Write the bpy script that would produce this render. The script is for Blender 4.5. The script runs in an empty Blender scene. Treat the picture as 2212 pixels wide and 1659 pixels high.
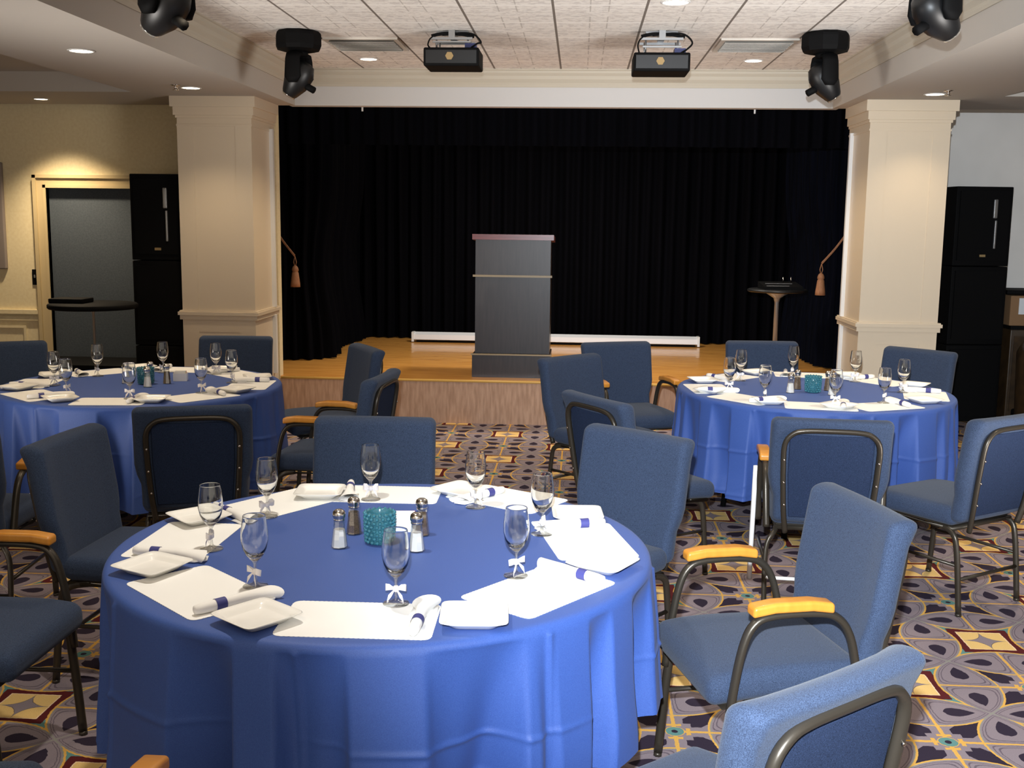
import bpy, math, random
from mathutils import Vector, Matrix
PI = math.pi
C = bpy.context.scene.collection
S = bpy.context.scene

# ---------------------------------------------------------------- camera
F_PX, PITCH, YAW, ROLL, EYE = 2372.0, math.radians(8.45), math.radians(3.42), math.radians(.69), 1.68
cy, sy = math.cos(YAW), math.sin(YAW)
fw = Vector((-sy*math.cos(PITCH), cy*math.cos(PITCH), -math.sin(PITCH)))
rt = Vector((cy, sy, 0)); up = rt.cross(fw)
r2 = rt*math.cos(ROLL) + up*math.sin(ROLL); u2 = up*math.cos(ROLL) - rt*math.sin(ROLL)
cam = bpy.data.cameras.new('camera'); co = bpy.data.objects.new('camera', cam); C.objects.link(co)
co.matrix_world = Matrix(((r2.x, u2.x, -fw.x, 0), (r2.y, u2.y, -fw.y, 0), (r2.z, u2.z, -fw.z, EYE), (0, 0, 0, 1)))
cam.sensor_fit = 'HORIZONTAL'; cam.sensor_width = 36; cam.lens = 36*F_PX/2212; cam.clip_start = .05
S.camera = co

# ---------------------------------------------------------------- light
S.view_settings.view_transform = 'Standard'; S.view_settings.look = 'None'
S.view_settings.gamma = 1; S.view_settings.use_curve_mapping = False
S.view_settings.exposure = 0.0
w = bpy.data.worlds.new('room_air'); S.world = w; w.use_nodes = True
w.node_tree.nodes['Background'].inputs[0].default_value = (1.0, .90, .78, 1)
w.node_tree.nodes['Background'].inputs[1].default_value = .8

def lamp(name, kind, loc, energy, col, aim=None, **kw):
    l = bpy.data.lights.new(name, kind); l.energy = energy; l.color = col
    for k, v in kw.items(): setattr(l, k, v)
    o = bpy.data.objects.new(name, l); C.objects.link(o); o.location = loc
    if aim is not None:
        o.rotation_euler = (Vector(aim)-Vector(loc)).to_track_quat('-Z', 'Y').to_euler()
    return o
# the camera's own flash, a small tube just above the lens, thrown a little to the right
lamp('flash', 'SPOT', (-.03, -.01, 1.87), 1650, (.84, .92, 1.0), aim=(1.75, 4.5, .95), spot_size=math.radians(78), spot_blend=1.0, shadow_soft_size=.02)
# ceiling fittings of the hall behind the photographer
lamp('hall_light', 'AREA', (-1.0, 1.2, 2.8), 14, (1.0, .80, .55), aim=(-1.0, 1.9, 0), size=1.2)
lamp('hall_light', 'SPOT', (-.85, 3.0, 2.55), 84, (1.0, .93, .82), aim=(-.85, 3.0, 0), spot_size=math.radians(110), spot_blend=.9, shadow_soft_size=.04)
for hx, hy, he in ( (2.42, 4.4, 36), (2.3, 6.08, 100), (.49, 4.4, 45), (-1.6, 4.6, 25), (-2.75, 4.4, 14)):
    lamp('hall_light', 'SPOT', (hx, hy, 2.55), he, (1.0, .82, .58), aim=(hx, hy, 0), spot_size=math.radians(120), spot_blend=.9, shadow_soft_size=.06)
# added spots out of view at both sides, aimed up to brighten the ceiling
lamp('ceiling_fill', 'SPOT', (2.75, 3.4, .7), 680, (1.0, .96, .92), aim=(.2, 6.7, 2.86), spot_size=math.radians(60), spot_blend=.9, shadow_soft_size=.7)
lamp('ceiling_fill', 'SPOT', (-4.0, 3.4, .7), 600, (1.0, .94, .88), aim=(-.5, 6.7, 2.86), spot_size=math.radians(60), spot_blend=.9, shadow_soft_size=.7)

lamp('stage_fill', 'SPOT', (-.2, 9.6, 2.75), 230, (1.0, .93, .82), aim=(-.2, 10.6, .3), spot_size=math.radians(140), spot_blend=.8, shadow_soft_size=.1)  # added spot hidden behind the header, brightens stage boards and heater
# ---------------------------------------------------------------- colours
def L(r, g, b):
    def f(c):
        c /= 255.0
        return c/12.92 if c <= .04045 else ((c+.055)/1.055)**2.4
    return (f(r), f(g), f(b), 1)

class N:
    """a node-tree value with operators"""
    def __init__(s, t, sock): s.t, s.s = t, sock
    def _m(s, op, *a, clamp=False):
        n = s.t.nodes.new('ShaderNodeMath'); n.operation = op; n.use_clamp = clamp
        for i, v in enumerate((s,)+a):
            if isinstance(v, N): s.t.links.new(v.s, n.inputs[i])
            else: n.inputs[i].default_value = v
        return N(s.t, n.outputs[0])
    def __add__(s, o): return s._m('ADD', o)
    def __sub__(s, o): return s._m('SUBTRACT', o)
    def __mul__(s, o): return s._m('MULTIPLY', o)
    def __truediv__(s, o): return s._m('DIVIDE', o)
    def rsub(s, o): return (s*-1.0)+o
    def abs(s): return s._m('ABSOLUTE')
    def floor(s): return s._m('FLOOR')
    def sqrt(s): return s._m('SQRT')
    def mod(s, o): return s._m('FLOORED_MODULO', o)
    def min(s, o): return s._m('MINIMUM', o)
    def max(s, o): return s._m('MAXIMUM', o)
    def gt(s, o): return s._m('GREATER_THAN', o)
    def lt(s, o): return s._m('LESS_THAN', o)

def mat(name, col=(.8, .8, .8, 1), rough=.5, metal=0, spec=.5, noise=None, bump=None, emit=None, strength=0, sheen=0, alpha=None, coat=0):
    m = bpy.data.materials.new(name); m.use_nodes = True
    t = m.node_tree; b = t.nodes['Principled BSDF']
    b.inputs['Base Color'].default_value = col; b.inputs['Roughness'].default_value = rough
    b.inputs['Metallic'].default_value = metal; b.inputs['Specular IOR Level'].default_value = spec
    if sheen: b.inputs['Sheen Weight'].default_value = sheen
    if coat: b.inputs['Coat Weight'].default_value = coat
    if emit: b.inputs['Emission Color'].default_value = emit; b.inputs['Emission Strength'].default_value = strength
    if noise or bump:
        tc = t.nodes.new('ShaderNodeTexCoord')
    if noise:   # (scale, other colour, detail, (stretch))
        mp = t.nodes.new('ShaderNodeMapping'); t.links.new(tc.outputs['Object'], mp.inputs[0])
        mp.inputs['Scale'].default_value = noise[3] if len(noise) > 3 else (1, 1, 1)
        n = t.nodes.new('ShaderNodeTexNoise'); n.inputs['Scale'].default_value = noise[0]; n.inputs['Detail'].default_value = noise[2]
        t.links.new(mp.outputs[0], n.inputs['Vector'])
        r = t.nodes.new('ShaderNodeValToRGB'); r.color_ramp.elements[0].position = .35; r.color_ramp.elements[1].position = .65
        r.color_ramp.elements[0].color = noise[1]; r.color_ramp.elements[1].color = col
        t.links.new(n.outputs[0], r.inputs[0]); t.links.new(r.outputs[0], b.inputs['Base Color'])
    if bump:    # (scale, strength, distance)
        n = t.nodes.new('ShaderNodeTexNoise'); n.inputs['Scale'].default_value = bump[0]; n.inputs['Detail'].default_value = 3
        t.links.new(tc.outputs['Object'], n.inputs['Vector'])
        q = t.nodes.new('ShaderNodeBump'); q.inputs['Strength'].default_value = bump[1]; q.inputs['Distance'].default_value = bump[2]
        t.links.new(n.outputs[0], q.inputs['Height']); t.links.new(q.outputs[0], b.inputs['Normal'])
    return m

def glassy(name, tint, gloss=(1, 1, 1, 1), ior=1.5, extra=0.0):
    """thin clear wall: mostly lets light straight through, mirrors at grazing angles"""
    m = bpy.data.materials.new(name); m.use_nodes = True; t = m.node_tree; t.nodes.clear()
    o = t.nodes.new('ShaderNodeOutputMaterial'); mx = t.nodes.new('ShaderNodeMixShader')
    tr = t.nodes.new('ShaderNodeBsdfTransparent'); tr.inputs[0].default_value = tint
    gl = t.nodes.new('ShaderNodeBsdfGlossy'); gl.inputs['Color'].default_value = gloss; gl.inputs['Roughness'].default_value = .02
    fr = t.nodes.new('ShaderNodeLayerWeight'); fr.inputs[0].default_value = .5
    k = N(t, fr.outputs['Facing']); k2 = k*k
    f = k2*k2*.75+.05+extra
    t.links.new(f._m('MINIMUM', 1.0).s, mx.inputs[0]); t.links.new(tr.outputs[0], mx.inputs[1]); t.links.new(gl.outputs[0], mx.inputs[2])
    t.links.new(mx.outputs[0], o.inputs[0])
    return m

def carpet():
    m = bpy.data.materials.new('patterned_carpet'); m.use_nodes = True; t = m.node_tree; b = t.nodes['Principled BSDF']
    b.inputs['Roughness'].default_value = .95; b.inputs['Specular IOR Level'].default_value = .1
    ge = t.nodes.new('ShaderNodeNewGeometry'); sp = t.nodes.new('ShaderNodeSeparateXYZ'); t.links.new(ge.outputs['Position'], sp.inputs[0])
    ns = t.nodes.new('ShaderNodeTexNoise'); ns.inputs['Scale'].default_value = 55; t.links.new(ge.outputs['Position'], ns.inputs['Vector'])
    wob = (N(t, ns.outputs[0])-.5)*.016
    u = (N(t, sp.outputs[0])+.545)/.4475+wob; v = (N(t, sp.outputs[1])-8.568)/.4620+wob
    iu = (u+.5).floor(); iv = (v+.5).floor()
    par = (iu+iv).mod(2.0)                       # 0 = square motif, 1 = cross motif
    a = (u-iu).abs(); bb = (v-iv).abs()
    A = a.max(bb); B = a.min(bb)
    w_ = .235; R = (.25+w_*w_)/(2*w_); cx = .5-w_+R
    dx = A.rsub(cx); d = (dx*dx+B*B).sqrt()-R     # <0 inside the petal lens
    D_, B_ = d*-1.0, B*.85
    q = (D_*B_)/(D_+B_+.002)*1.75
    # colour stack
    def rgb(c): return c
    cur = None
    def over(cur, mask, col):
        n = t.nodes.new('ShaderNodeMix'); n.data_type = 'RGBA'; n.clamp_factor = True
        t.links.new(mask.s, n.inputs[0])
        if isinstance(cur, tuple): n.inputs[6].default_value = cur
        else: t.links.new(cur, n.inputs[6])
        if isinstance(col, tuple): n.inputs[7].default_value = col
        else: t.links.new(col, n.inputs[7])
        return n.outputs[2]
    GOLD, LIL, GRY, DRK, MAR, YEL, TEAL, LIL2 = L(214,166,84), L(138,126,132), L(140,139,130), L(50,42,56), L(88,34,36), L(226,190,122), L(96,138,134), L(104,93,102)
    # petal
    pet = over(GRY, q.gt(.014), LIL)
    pet = over(pet, q.gt(.030), LIL2); pet = over(pet, q.gt(.038), LIL); pet = over(pet, q.gt(.055), LIL2); pet = over(pet, q.gt(.064), LIL)
    pet = over(pet, q.gt(.125), DRK)
    pet = over(pet, B.lt(.012), GOLD)
    # square cell
    sq = over(TEAL, A.lt(.275), MAR)
    sq = over(sq, A.lt(.205), L(236,206,168))
    sq = over(sq, A.lt(.195), YEL)
    star = A.sqrt()+B.sqrt()
    sq = over(sq, star.lt(.47), L(96,82,70)); sq = over(sq, star.lt(.455), LIL)
    # cross cell
    cr = over(LIL, (A-B).abs().lt(.13)*(B.gt(.075)), DRK)
    cr = over(cr, A.lt(.13), LIL)
    cr = over(cr, B.lt(.016), GOLD)
    cr = over(cr, (A.gt(.085))*(A.lt(.118))*(B.lt(.055)), GOLD)
    rr = (A*A+B*B).sqrt()
    cr = over(cr, rr.lt(.075), GOLD); cr = over(cr, rr.lt(.068), TEAL); cr = over(cr, rr.lt(.025), DRK)
    cell = over(sq, par.gt(.5), cr)
    cell = over(cell, d.lt(.017), GOLD)
    fin = over(cell, d.lt(0.0), pet)
    # pile speckle
    n2 = t.nodes.new('ShaderNodeTexNoise'); n2.inputs['Scale'].default_value = 420; n2.inputs['Detail'].default_value = 1; t.links.new(ge.outputs['Position'], n2.inputs['Vector'])
    k = N(t, n2.outputs[0])*.7+.65
    mm = t.nodes.new('ShaderNodeMix'); mm.data_type = 'RGBA'; mm.blend_type = 'MULTIPLY'; mm.inputs[0].default_value = 1
    t.links.new(fin, mm.inputs[6])
    cc = t.nodes.new('ShaderNodeCombineColor')
    for i in range(3): t.links.new(k.s, cc.inputs[i])
    t.links.new(cc.outputs[0], mm.inputs[7]); t.links.new(mm.outputs[2], b.inputs['Base Color'])
    return m

def ceiling_tiles():
    m = bpy.data.materials.new('embossed_ceiling_tiles'); m.use_nodes = True; t = m.node_tree; b = t.nodes['Principled BSDF']
    b.inputs['Roughness'].default_value = .9
    ge = t.nodes.new('ShaderNodeNewGeometry'); sp = t.nodes.new('ShaderNodeSeparateXYZ'); t.links.new(ge.outputs['Position'], sp.inputs[0])
    X = N(t, sp.outputs[0]); Y = N(t, sp.outputs[1])
    u = ((X+1.736)/.52+.5).mod(1.0)-.5; v = ((Y-6.314)/.537+.5).mod(1.0)-.5
    au, av = u.abs(), v.abs()
    def over(cur, mask, col):
        n = t.nodes.new('ShaderNodeMix'); n.data_type = 'RGBA'; t.links.new(mask.s, n.inputs[0])
        if isinstance(cur, tuple): n.inputs[6].default_value = cur
        else: t.links.new(cur, n.inputs[6])
        n.inputs[7].default_value = col
        return n.outputs[2]
    ns = t.nodes.new('ShaderNodeTexNoise'); ns.inputs['Scale'].default_value = 26; ns.inputs['Detail'].default_value = 4
    mp = t.nodes.new('ShaderNodeMapping'); mp.inputs['Scale'].default_value = (1, 1.6, 1); t.links.new(ge.outputs['Position'], mp.inputs[0]); t.links.new(mp.outputs[0], ns.inputs['Vector'])
    base = over(L(236,232,226), N(t, ns.outputs[0]).gt(.54), L(216,211,206))
    ring = (au.max(av)-.40).abs().lt(.008)*(au.min(av).lt(.36))
    base = over(base, ring*.6, L(170,164,158))
    base = over(base, av.lt(.03), L(246,243,238))
    base = over(base, au.lt(.014), L(118,110,102))
    t.links.new(base, b.inputs['Base Color'])
    return m

M = dict(
    carpet=carpet(), tiles=ceiling_tiles(),
    paint=mat('pale_wall_paint', L(236,232,226), .75, noise=(3, L(230,226,220), 2)),
    satin=mat('cream_satin_column_paint', L(216,200,176), .35, bump=(60, .15, .002)),
    ceil=mat('flat_ceiling_paint', L(184,177,168), .9),
    header=mat('white_header_paint', L(200,199,198), .8),
    crown=mat('crown_moulding_paint', L(190,182,166), .6),
    yellowwall=mat('warm_wall_paint', L(228,214,176), .8, noise=(40, L(222,206,166), 3)),
    trim=mat('door_frame_paint', L(196,176,134), .5),
    white=mat('white_enamel', L(225,225,224), .35),
    door=mat('grey_door_paint', L(74,82,90), .7, noise=(90, L(64,72,80), 3)),
    black=mat('black_paint', L(8,8,9), .7, spec=.12), blackgloss=mat('black_gloss', L(14,15,17), .42),
    velvet=mat('black_velvet', L(8,8,12), .95, spec=.03, noise=(4, L(6,6,9), 2, (6, 6, .2))),
    velvet2=mat('navy_black_velvet', L(9,11,20), .95, spec=.03, noise=(5, L(6,7,12), 2, (8, 8, .2))),
    stagewood=mat('varnished_stage_boards', L(232,170,88), .25, noise=(6, L(196,134,62), 4, (.5, 9, 1)), coat=.3),
    nosing=mat('brass_coloured_nosing', L(220,176,96), .3), strip=mat('dull_brass_strip', L(150,134,104), .4),
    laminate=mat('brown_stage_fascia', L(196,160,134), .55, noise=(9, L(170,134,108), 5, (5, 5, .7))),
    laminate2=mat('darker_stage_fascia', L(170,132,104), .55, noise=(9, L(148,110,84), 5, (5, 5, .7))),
    lectern=mat('dark_mahogany', L(44,34,35), .38, noise=(7, L(32,24,25), 5, (8, 8, .7)), coat=.2),
    lecterntop=mat('red_mahogany', L(122,52,50), .3, noise=(8, L(96,38,38), 4, (.7, 8, 8))),
    cloth=mat('royal_blue_tablecloth', L(56,87,158), .62, noise=(500, L(47,76,145), 2), bump=(700, .25, .0006), sheen=.04),
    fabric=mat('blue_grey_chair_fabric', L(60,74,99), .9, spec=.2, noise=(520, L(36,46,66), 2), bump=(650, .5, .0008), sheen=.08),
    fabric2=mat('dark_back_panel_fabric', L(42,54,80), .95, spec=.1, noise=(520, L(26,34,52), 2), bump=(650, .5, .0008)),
    frame=mat('bronze_brown_tube', L(66,60,52), .34, metal=.55),
    oak=mat('golden_oak', L(204,138,52), .35, noise=(14, L(196,129,46), 4, (1, 3, 1)), coat=.2),
    paper=mat('white_paper', L(243,242,238), .8), china=mat('white_china', L(244,242,236), .18),
    napkin=mat('white_linen', L(240,238,234), .85, bump=(300, .3, .0008)), band=mat('navy_paper_band', L(58,60,124), .6),
    ribbon=mat('white_ribbon', L(238,234,234), .7), steel=mat('chrome', L(205,198,190), .18, metal=1),
    salt=mat('white_salt', L(240,240,240), .6), pepper=mat('ground_pepper', L(122,100,80), .8, noise=(300, L(84,66,50), 2)),
    bowl=mat('refracting_glass', L(252,253,252), .0),
    glass=glassy('clear_glass', (.965, .968, .965, 1)), glass2=glassy('thick_clear_glass', (.9, .9, .88, 1), extra=.10),
    tassel=mat('tan_silk', L(164,116,80), .7, noise=(60, L(140,92,60), 2, (4, 4, .3))),
    grey=mat('grey_metal', L(150,150,150), .35, metal=.7), leather=mat('brown_leather', L(66,48,28), .42, noise=(12, L(46,33,18), 4)),
    card=mat('cardboard', L(136,104,72), .8), label=mat('label_paper', L(222,226,230), .7),
    teal=mat('teal_glass', L(92,168,184), .08, spec=.9), lampglow=mat('lit_lamp_face', (1, .9, .75, 1), emit=(1, .86, .62, 1), strength=9),
    bluebox=mat('blue_plastic', L(50,56,110), .5), yellow=mat('yellow_sachet', L(214,196,96), .6), amber=mat('tan_sticker', L(150,126,84), .7),
    panel=mat('grey_wall_panel', L(132,122,116), .8), red=mat('red_sachet', L(206,60,60), .6), ventm=mat('vent_metal', L(200,194,184), .5),
    skirt=mat('heater_enamel', L(235,236,240), .35), flash_glint=mat('painted_flash_glint', L(250,250,250), .25),  # last one: white standing in for flash reflected off chair tubes
)
bg_ = M['bowl'].node_tree.nodes['Principled BSDF']; bg_.inputs['Transmission Weight'].default_value = 1; bg_.inputs['IOR'].default_value = 1.5
tg = M['teal'].node_tree.nodes['Principled BSDF']; tg.inputs['Transmission Weight'].default_value = .65

# ---------------------------------------------------------------- mesh helpers
class MB:
    def __init__(s): s.v, s.f, s.sm, s.mi = [], [], [], []
    def add(s, vs, fs, smooth=False, mi=0):
        k = len(s.v); s.v += [tuple(p) for p in vs]
        s.f += [tuple(i+k for i in f) for f in fs]; s.sm += [smooth]*len(fs); s.mi += [mi]*len(fs)
        return s
    def box(s, x0, x1, y0, y1, z0, z1, mi=0):
        return s.add([(x0,y0,z0),(x1,y0,z0),(x1,y1,z0),(x0,y1,z0),(x0,y0,z1),(x1,y0,z1),(x1,y1,z1),(x0,y1,z1)],
                     [(0,3,2,1),(4,5,6,7),(0,1,5,4),(1,2,6,5),(2,3,7,6),(3,0,4,7)], False, mi)
    def rbox(s, cx, cy, cz, sx, sy_, sz, r, n=6, warp=None, mi=0):
        """rounded box, optional warp(x,y,z) applied to the points"""
        hx, hy, hz = sx/2, sy_/2, sz/2; r = min(r, hx, hy, hz)
        def ticks(h):
            e = [h-r+r*math.tan(t*PI/4/3) if False else h-r+r*t/3 for t in range(4)]
            mid = [(-(h-r))+2*(h-r)*i/n for i in range(n+1)]
            a = [-x for x in reversed(e[1:])]+mid+e[1:]
            return a
        vs, fs = [], []
        def face(ax, sg):
            o = [0, 1, 2]; o.remove(ax); H = (hx, hy, hz)
            A, B = ticks(H[o[0]]), ticks(H[o[1]]); k = len(vs)
            for a in A:
                for b in B:
                    p = [0, 0, 0]; p[ax] = sg*H[ax]; p[o[0]] = a; p[o[1]] = b
                    q = [max(-(H[i]-r), min(H[i]-r, p[i])) for i in range(3)]
                    d = Vector([p[i]-q[i] for i in range(3)]); d = d.normalized()*r if d.length > 1e-9 else d
                    vs.append(Vector((q[0]+d.x, q[1]+d.y, q[2]+d.z)))
            nb = len(B)
            flip = (sg > 0) != (ax == 1)
            for i in range(len(A)-1):
                for j in range(nb-1):
                    f = (k+i*nb+j, k+(i+1)*nb+j, k+(i+1)*nb+j+1, k+i*nb+j+1)
                    fs.append(f if flip else f[::-1])
        for ax in range(3):
            for sg in (-1, 1): face(ax, sg)
        # weld
        key, idx, out = {}, [], []
        for p in vs:
            kk = (round(p.x, 5), round(p.y, 5), round(p.z, 5))
            if kk not in key: key[kk] = len(out); out.append(p)
            idx.append(key[kk])
        fs = [tuple(idx[i] for i in f) for f in fs]; fs = [f for f in fs if len(set(f)) == 4]
        out = [Vector((p.x+cx, p.y+cy, p.z+cz)) for p in out]
        if warp: out = [warp(p.x, p.y, p.z) for p in out]
        return s.add(out, fs, True, mi)
    def tube(s, pts, rad, seg=8, closed=False, mi=0, ry=None, ref=(0, 0, 1)):
        P = [Vector(p) for p in pts]; n = len(P); vs, fs = [], []
        rr = rad if isinstance(rad, (list, tuple)) else [rad]*n
        prev = None
        for i in range(n):
            a = P[(i-1) % n] if (closed or i) else P[0]; b = P[(i+1) % n] if (closed or i < n-1) else P[-1]
            d = (b-a).normalized()
            if prev is None:
                nn = Vector(ref).cross(d)
                if nn.length < .1: nn = Vector((1, 0, 0)).cross(d)
                nn.normalize()
            else:
                nn = prev-d*prev.dot(d); nn.normalize()
            prev = nn; bn = d.cross(nn)
            for k in range(seg):
                t = 2*PI*k/seg
                vs.append(P[i]+nn*math.cos(t)*rr[i]+bn*math.sin(t)*(rr[i] if ry is None else ry))
        m = n if closed else n-1
        for i in range(m):
            for k in range(seg):
                fs.append((i*seg+k, i*seg+(k+1) % seg, ((i+1) % n)*seg+(k+1) % seg, ((i+1) % n)*seg+k))
        if not closed:
            fs.append(tuple(range(seg))[::-1]); fs.append(tuple((n-1)*seg+k for k in range(seg)))
        return s.add(vs, fs, True, mi)
    def lathe(s, prof, seg=24, cx=0, cy=0, cz=0, mi=0, smooth=True, rot=0):
        vs, fs = [], []
        for r, z in prof:
            for k in range(seg):
                t = 2*PI*k/seg+rot; vs.append((cx+r*math.cos(t), cy+r*math.sin(t), cz+z))
        for i in range(len(prof)-1):
            for k in range(seg): fs.append((i*seg+k, i*seg+(k+1) % seg, (i+1)*seg+(k+1) % seg, (i+1)*seg+k))
        if prof[0][0] > 1e-4: fs.append(tuple(range(seg))[::-1])
        if prof[-1][0] > 1e-4: fs.append(tuple((len(prof)-1)*seg+k for k in range(seg)))
        return s.add(vs, fs, smooth, mi)
    def build(s, name, mats, parent=None, loc=None, rot=None):
        me = bpy.data.meshes.new(name); me.from_pydata(s.v, [], s.f); me.update()
        me.polygons.foreach_set('use_smooth', s.sm); me.polygons.foreach_set('material_index', s.mi)
        for m in (mats if isinstance(mats, (list, tuple)) else [mats]): me.materials.append(M[m])
        o = bpy.data.objects.new(name, me); C.objects.link(o)
        if parent is not None: o.parent = parent
        if loc: o.location = loc
        if rot: o.rotation_euler = rot
        return o

def smooth_path(pts, k=6):
    """Catmull-Rom through pts"""
    P = [Vector(p) for p in pts]; out = []
    for i in range(len(P)-1):
        a, b, c, d = P[max(i-1, 0)], P[i], P[i+1], P[min(i+2, len(P)-1)]
        for j in range(k):
            t = j/k
            out.append(.5*((2*b)+(c-a)*t+(2*a-5*b+4*c-d)*t*t+(3*b-a-3*c+d)*t**3))
    out.append(P[-1]); return out

def tag(o, label, cat, group=None, kind=None):
    o['label'] = label; o['category'] = cat
    if group: o['group'] = group
    if kind: o['kind'] = kind
    return o
def struct(o):
    o['kind'] = 'structure'; return o
def thing(name, label, cat, loc=(0, 0, 0), rz=0, group=None):
    o = bpy.data.objects.new(name, None); C.objects.link(o); o.location = loc; o.rotation_euler = (0, 0, rz)
    o.empty_display_size = .1
    return tag(o, label, cat, group)
def dup(o, parent=None):
    c = o.copy(); C.objects.link(c)
    if parent is not None: c.parent = parent
    for ch in o.children: dup(ch, c)
    return c
def place(o, loc, rz, label, group=None):
    o.location = loc; o.rotation_euler = (0, 0, rz); o['label'] = label
    if group: o['group'] = group
    return o
def face(fx, fy): return math.atan2(fy, fx)-PI/2          # rotation that turns local +Y to (fx, fy)

# ================================================================= THE ROOM
CL, CT, HD = 2.578, 2.862, 8.95      # low ceiling, tray ceiling, plane of the stage opening
struct(MB().box(-9, 9, -3.5, 12.5, -.1, 0).build('floor', 'carpet'))
struct(MB().box(-2.36, 2.0, .5, HD+.05, CT, CT+.1).build('ceiling', 'tiles'))
def low_ceiling(sg, inner, outer):
    b = MB()
    def X(a, c): return (min(a, c), max(a, c))
    b.box(*X(inner, outer), .5, HD, CL, CT+.1)
    b.box(*X(outer, sg*9), 8.05, HD, CL, CT+.1)
    b.box(*X(outer, sg*9), .5, 8.05, 2.72, CT+.1)
    b.box(*X(inner, sg*9), HD, 12.6, 3.05, 3.15)
    struct(b.build('ceiling', 'ceil'))
low_ceiling(-1, -2.31, -3.29); low_ceiling(1, 1.95, 2.93)
# wall over and around the stage opening
struct(MB().box(-2.36, 2.0, HD-.01, HD+.10, CL, CT+.2).build('wall_stage', 'header'))
# crown moulding round three sides of the raised ceiling
def crown(name, a, b, nrm):
    prof = [(0, -.135), (.008, -.135), (.014, -.118), (.012, -.10), (.03, -.075), (.034, -.05), (.05, -.03), (.052, -.012), (.062, -.008), (.062, 0), (0, 0)]
    vs = []; fs = []
    for p in (a, b):
        for d, z in prof: vs.append((p[0]+nrm[0]*d, p[1]+nrm[1]*d, CT+z))
    n = len(prof)
    for i in range(n): fs.append((i, (i+1) % n, n+(i+1) % n, n+i))
    fs += [tuple(range(n)), tuple(range(n, 2*n))[::-1]]
    struct(MB().add(vs, fs).build(name, 'crown'))
crown('trim_1', (-2.31, HD-.01), (1.95, HD-.01), (0, -1)); crown('trim_2', (-2.31, .5), (-2.31, HD-.01), (1, 0)); crown('trim_3', (1.95, .5), (1.95, HD-.01), (-1, 0))
# end walls either side
WY = 9.0
b = MB(); b.box(-9, -4.42, WY, WY+.1, 0, 3.1); b.box(-4.42, -3.6, WY, WY+.1, 1.905, 3.1); b.box(-3.6, -2.49, WY, WY+.1, 0, 3.1)
b.box(-9, -4.53, WY-.03, WY, .855, .89); b.box(-9, -4.53, WY-.018, WY, .80, .835)
b.box(-9, -4.68, WY-.014, WY, .735, .755); b.box(-4.68, -4.66, WY-.014, WY, .2, .755)
struct(b.build('wall_left_end', 'yellowwall'))
b = MB(); b.box(2.70, 9, 10.3, 10.4, 0, 3.1); b.box(2.62, 2.70, HD, 10.4, 0, 3.1)
struct(b.build('wall_right_end', 'paint'))
struct(MB().box(-9.1, -9, -3.5, 12, 0, 3.1).build('wall_left', 'yellowwall')); struct(MB().box(9, 9.1, -3.5, 12, 0, 3.1).build('wall_right', 'paint'))
# door in the left end wall
d = MB().box(-4.42, -3.6, WY+.02, WY+.06, 0.01, 1.905).build('door_1', 'door'); struct(d)
b = MB(); b.box(-4.52, -4.42, WY-.03, WY+.1, 0, 2.0); b.box(-4.42, -3.6, WY-.03, WY+.1, 1.905, 2.0)
b.box(-4.53, -4.50, WY-.045, WY, 0, 2.01); b.box(-4.53, -3.6, WY-.045, WY, 1.985, 2.012); b.box(-4.445, -4.42, WY-.04, WY, 0, 1.93); b.box(-4.445, -3.6, WY-.04, WY, 1.905, 1.93)
b.build('door_frame', 'trim', d)
# stage box (dark shell), platform and fascia
b = MB(); b.box(-3.6, 3.2, 12.35, 12.45, 0, 3.1); b.box(-3.1, -3.0, HD+.1, 12.4, 0, 3.05); b.box(2.60, 2.62, HD+.1, 12.4, 0, 3.05)
struct(b.build('wall_behind_stage', 'black'))
SZ = .368
st = thing('stage', 'low wooden stage with varnished boards and brown laminate front behind the lectern', 'stage', (-.2, 9.0, 0))
del st['category']; st['kind'] = 'structure'
b = MB(); b.box(-2.9+.2, 2.6+.2, .012, 3.4, .30, SZ); b.build('stage_boards', 'stagewood', st)
b = MB(); b.tube([(-2.28-.0, .006, SZ-.012), (2.3, .006, SZ-.012)], .012, 8); b.build('nosing', 'nosing', st)
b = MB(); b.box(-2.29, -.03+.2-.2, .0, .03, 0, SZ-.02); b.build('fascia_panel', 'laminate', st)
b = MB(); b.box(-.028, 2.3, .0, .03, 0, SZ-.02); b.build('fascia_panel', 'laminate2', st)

# columns
def column(x0, x1, inner):
    y0, y1 = 8.33, 8.95
    b = MB(); b.box(x0, x1, y0, y1, 0, CL+.01)
    def ring(z0, z1, o): b.box(x0-o, x1+o, y0-o, y1-.005, z0, z1)
    ring(.895, .93, .018); ring(.93, .955, .03); ring(.955, .965, .02)          # chair rail
    ring(2.36, 2.375, .006); ring(2.42, 2.44, .010); ring(2.44, 2.50, .022); ring(2.50, CL, .04)    # cap
    ring(0, .14, .02); ring(.14, .16, .01)
    for (a, c) in ((x0+.0, x0+.125), (x1-.125, x1)):            # flat pilaster strips on the face
        b.box(a, c, y0-.004, y0, .16, .895); b.box(a, c, y0-.004, y0, .965, 2.36)
    b.box(x0+.125, x1-.125, y0-.004, y0, .80, .895); b.box(x0+.125, x1-.125, y0-.004, y0, .16, .30)
    return struct(b.build('wall_column', 'satin'))
column(-3.06, -2.488, 1); column(2.092, 2.668, -1)
for k, (x, s) in enumerate(((-2.488, 1), (2.092, -1))):
    b = MB(); b.box(min(x, x+s*.028), max(x, x+s*.028), 8.80, 8.835, .42, .90); b.box(min(x, x+s*.028), max(x, x+s*.028), 8.80, 8.835, .965, 2.38)
    struct(b.build('trim_%d' % (4+k), 'white'))

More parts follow.
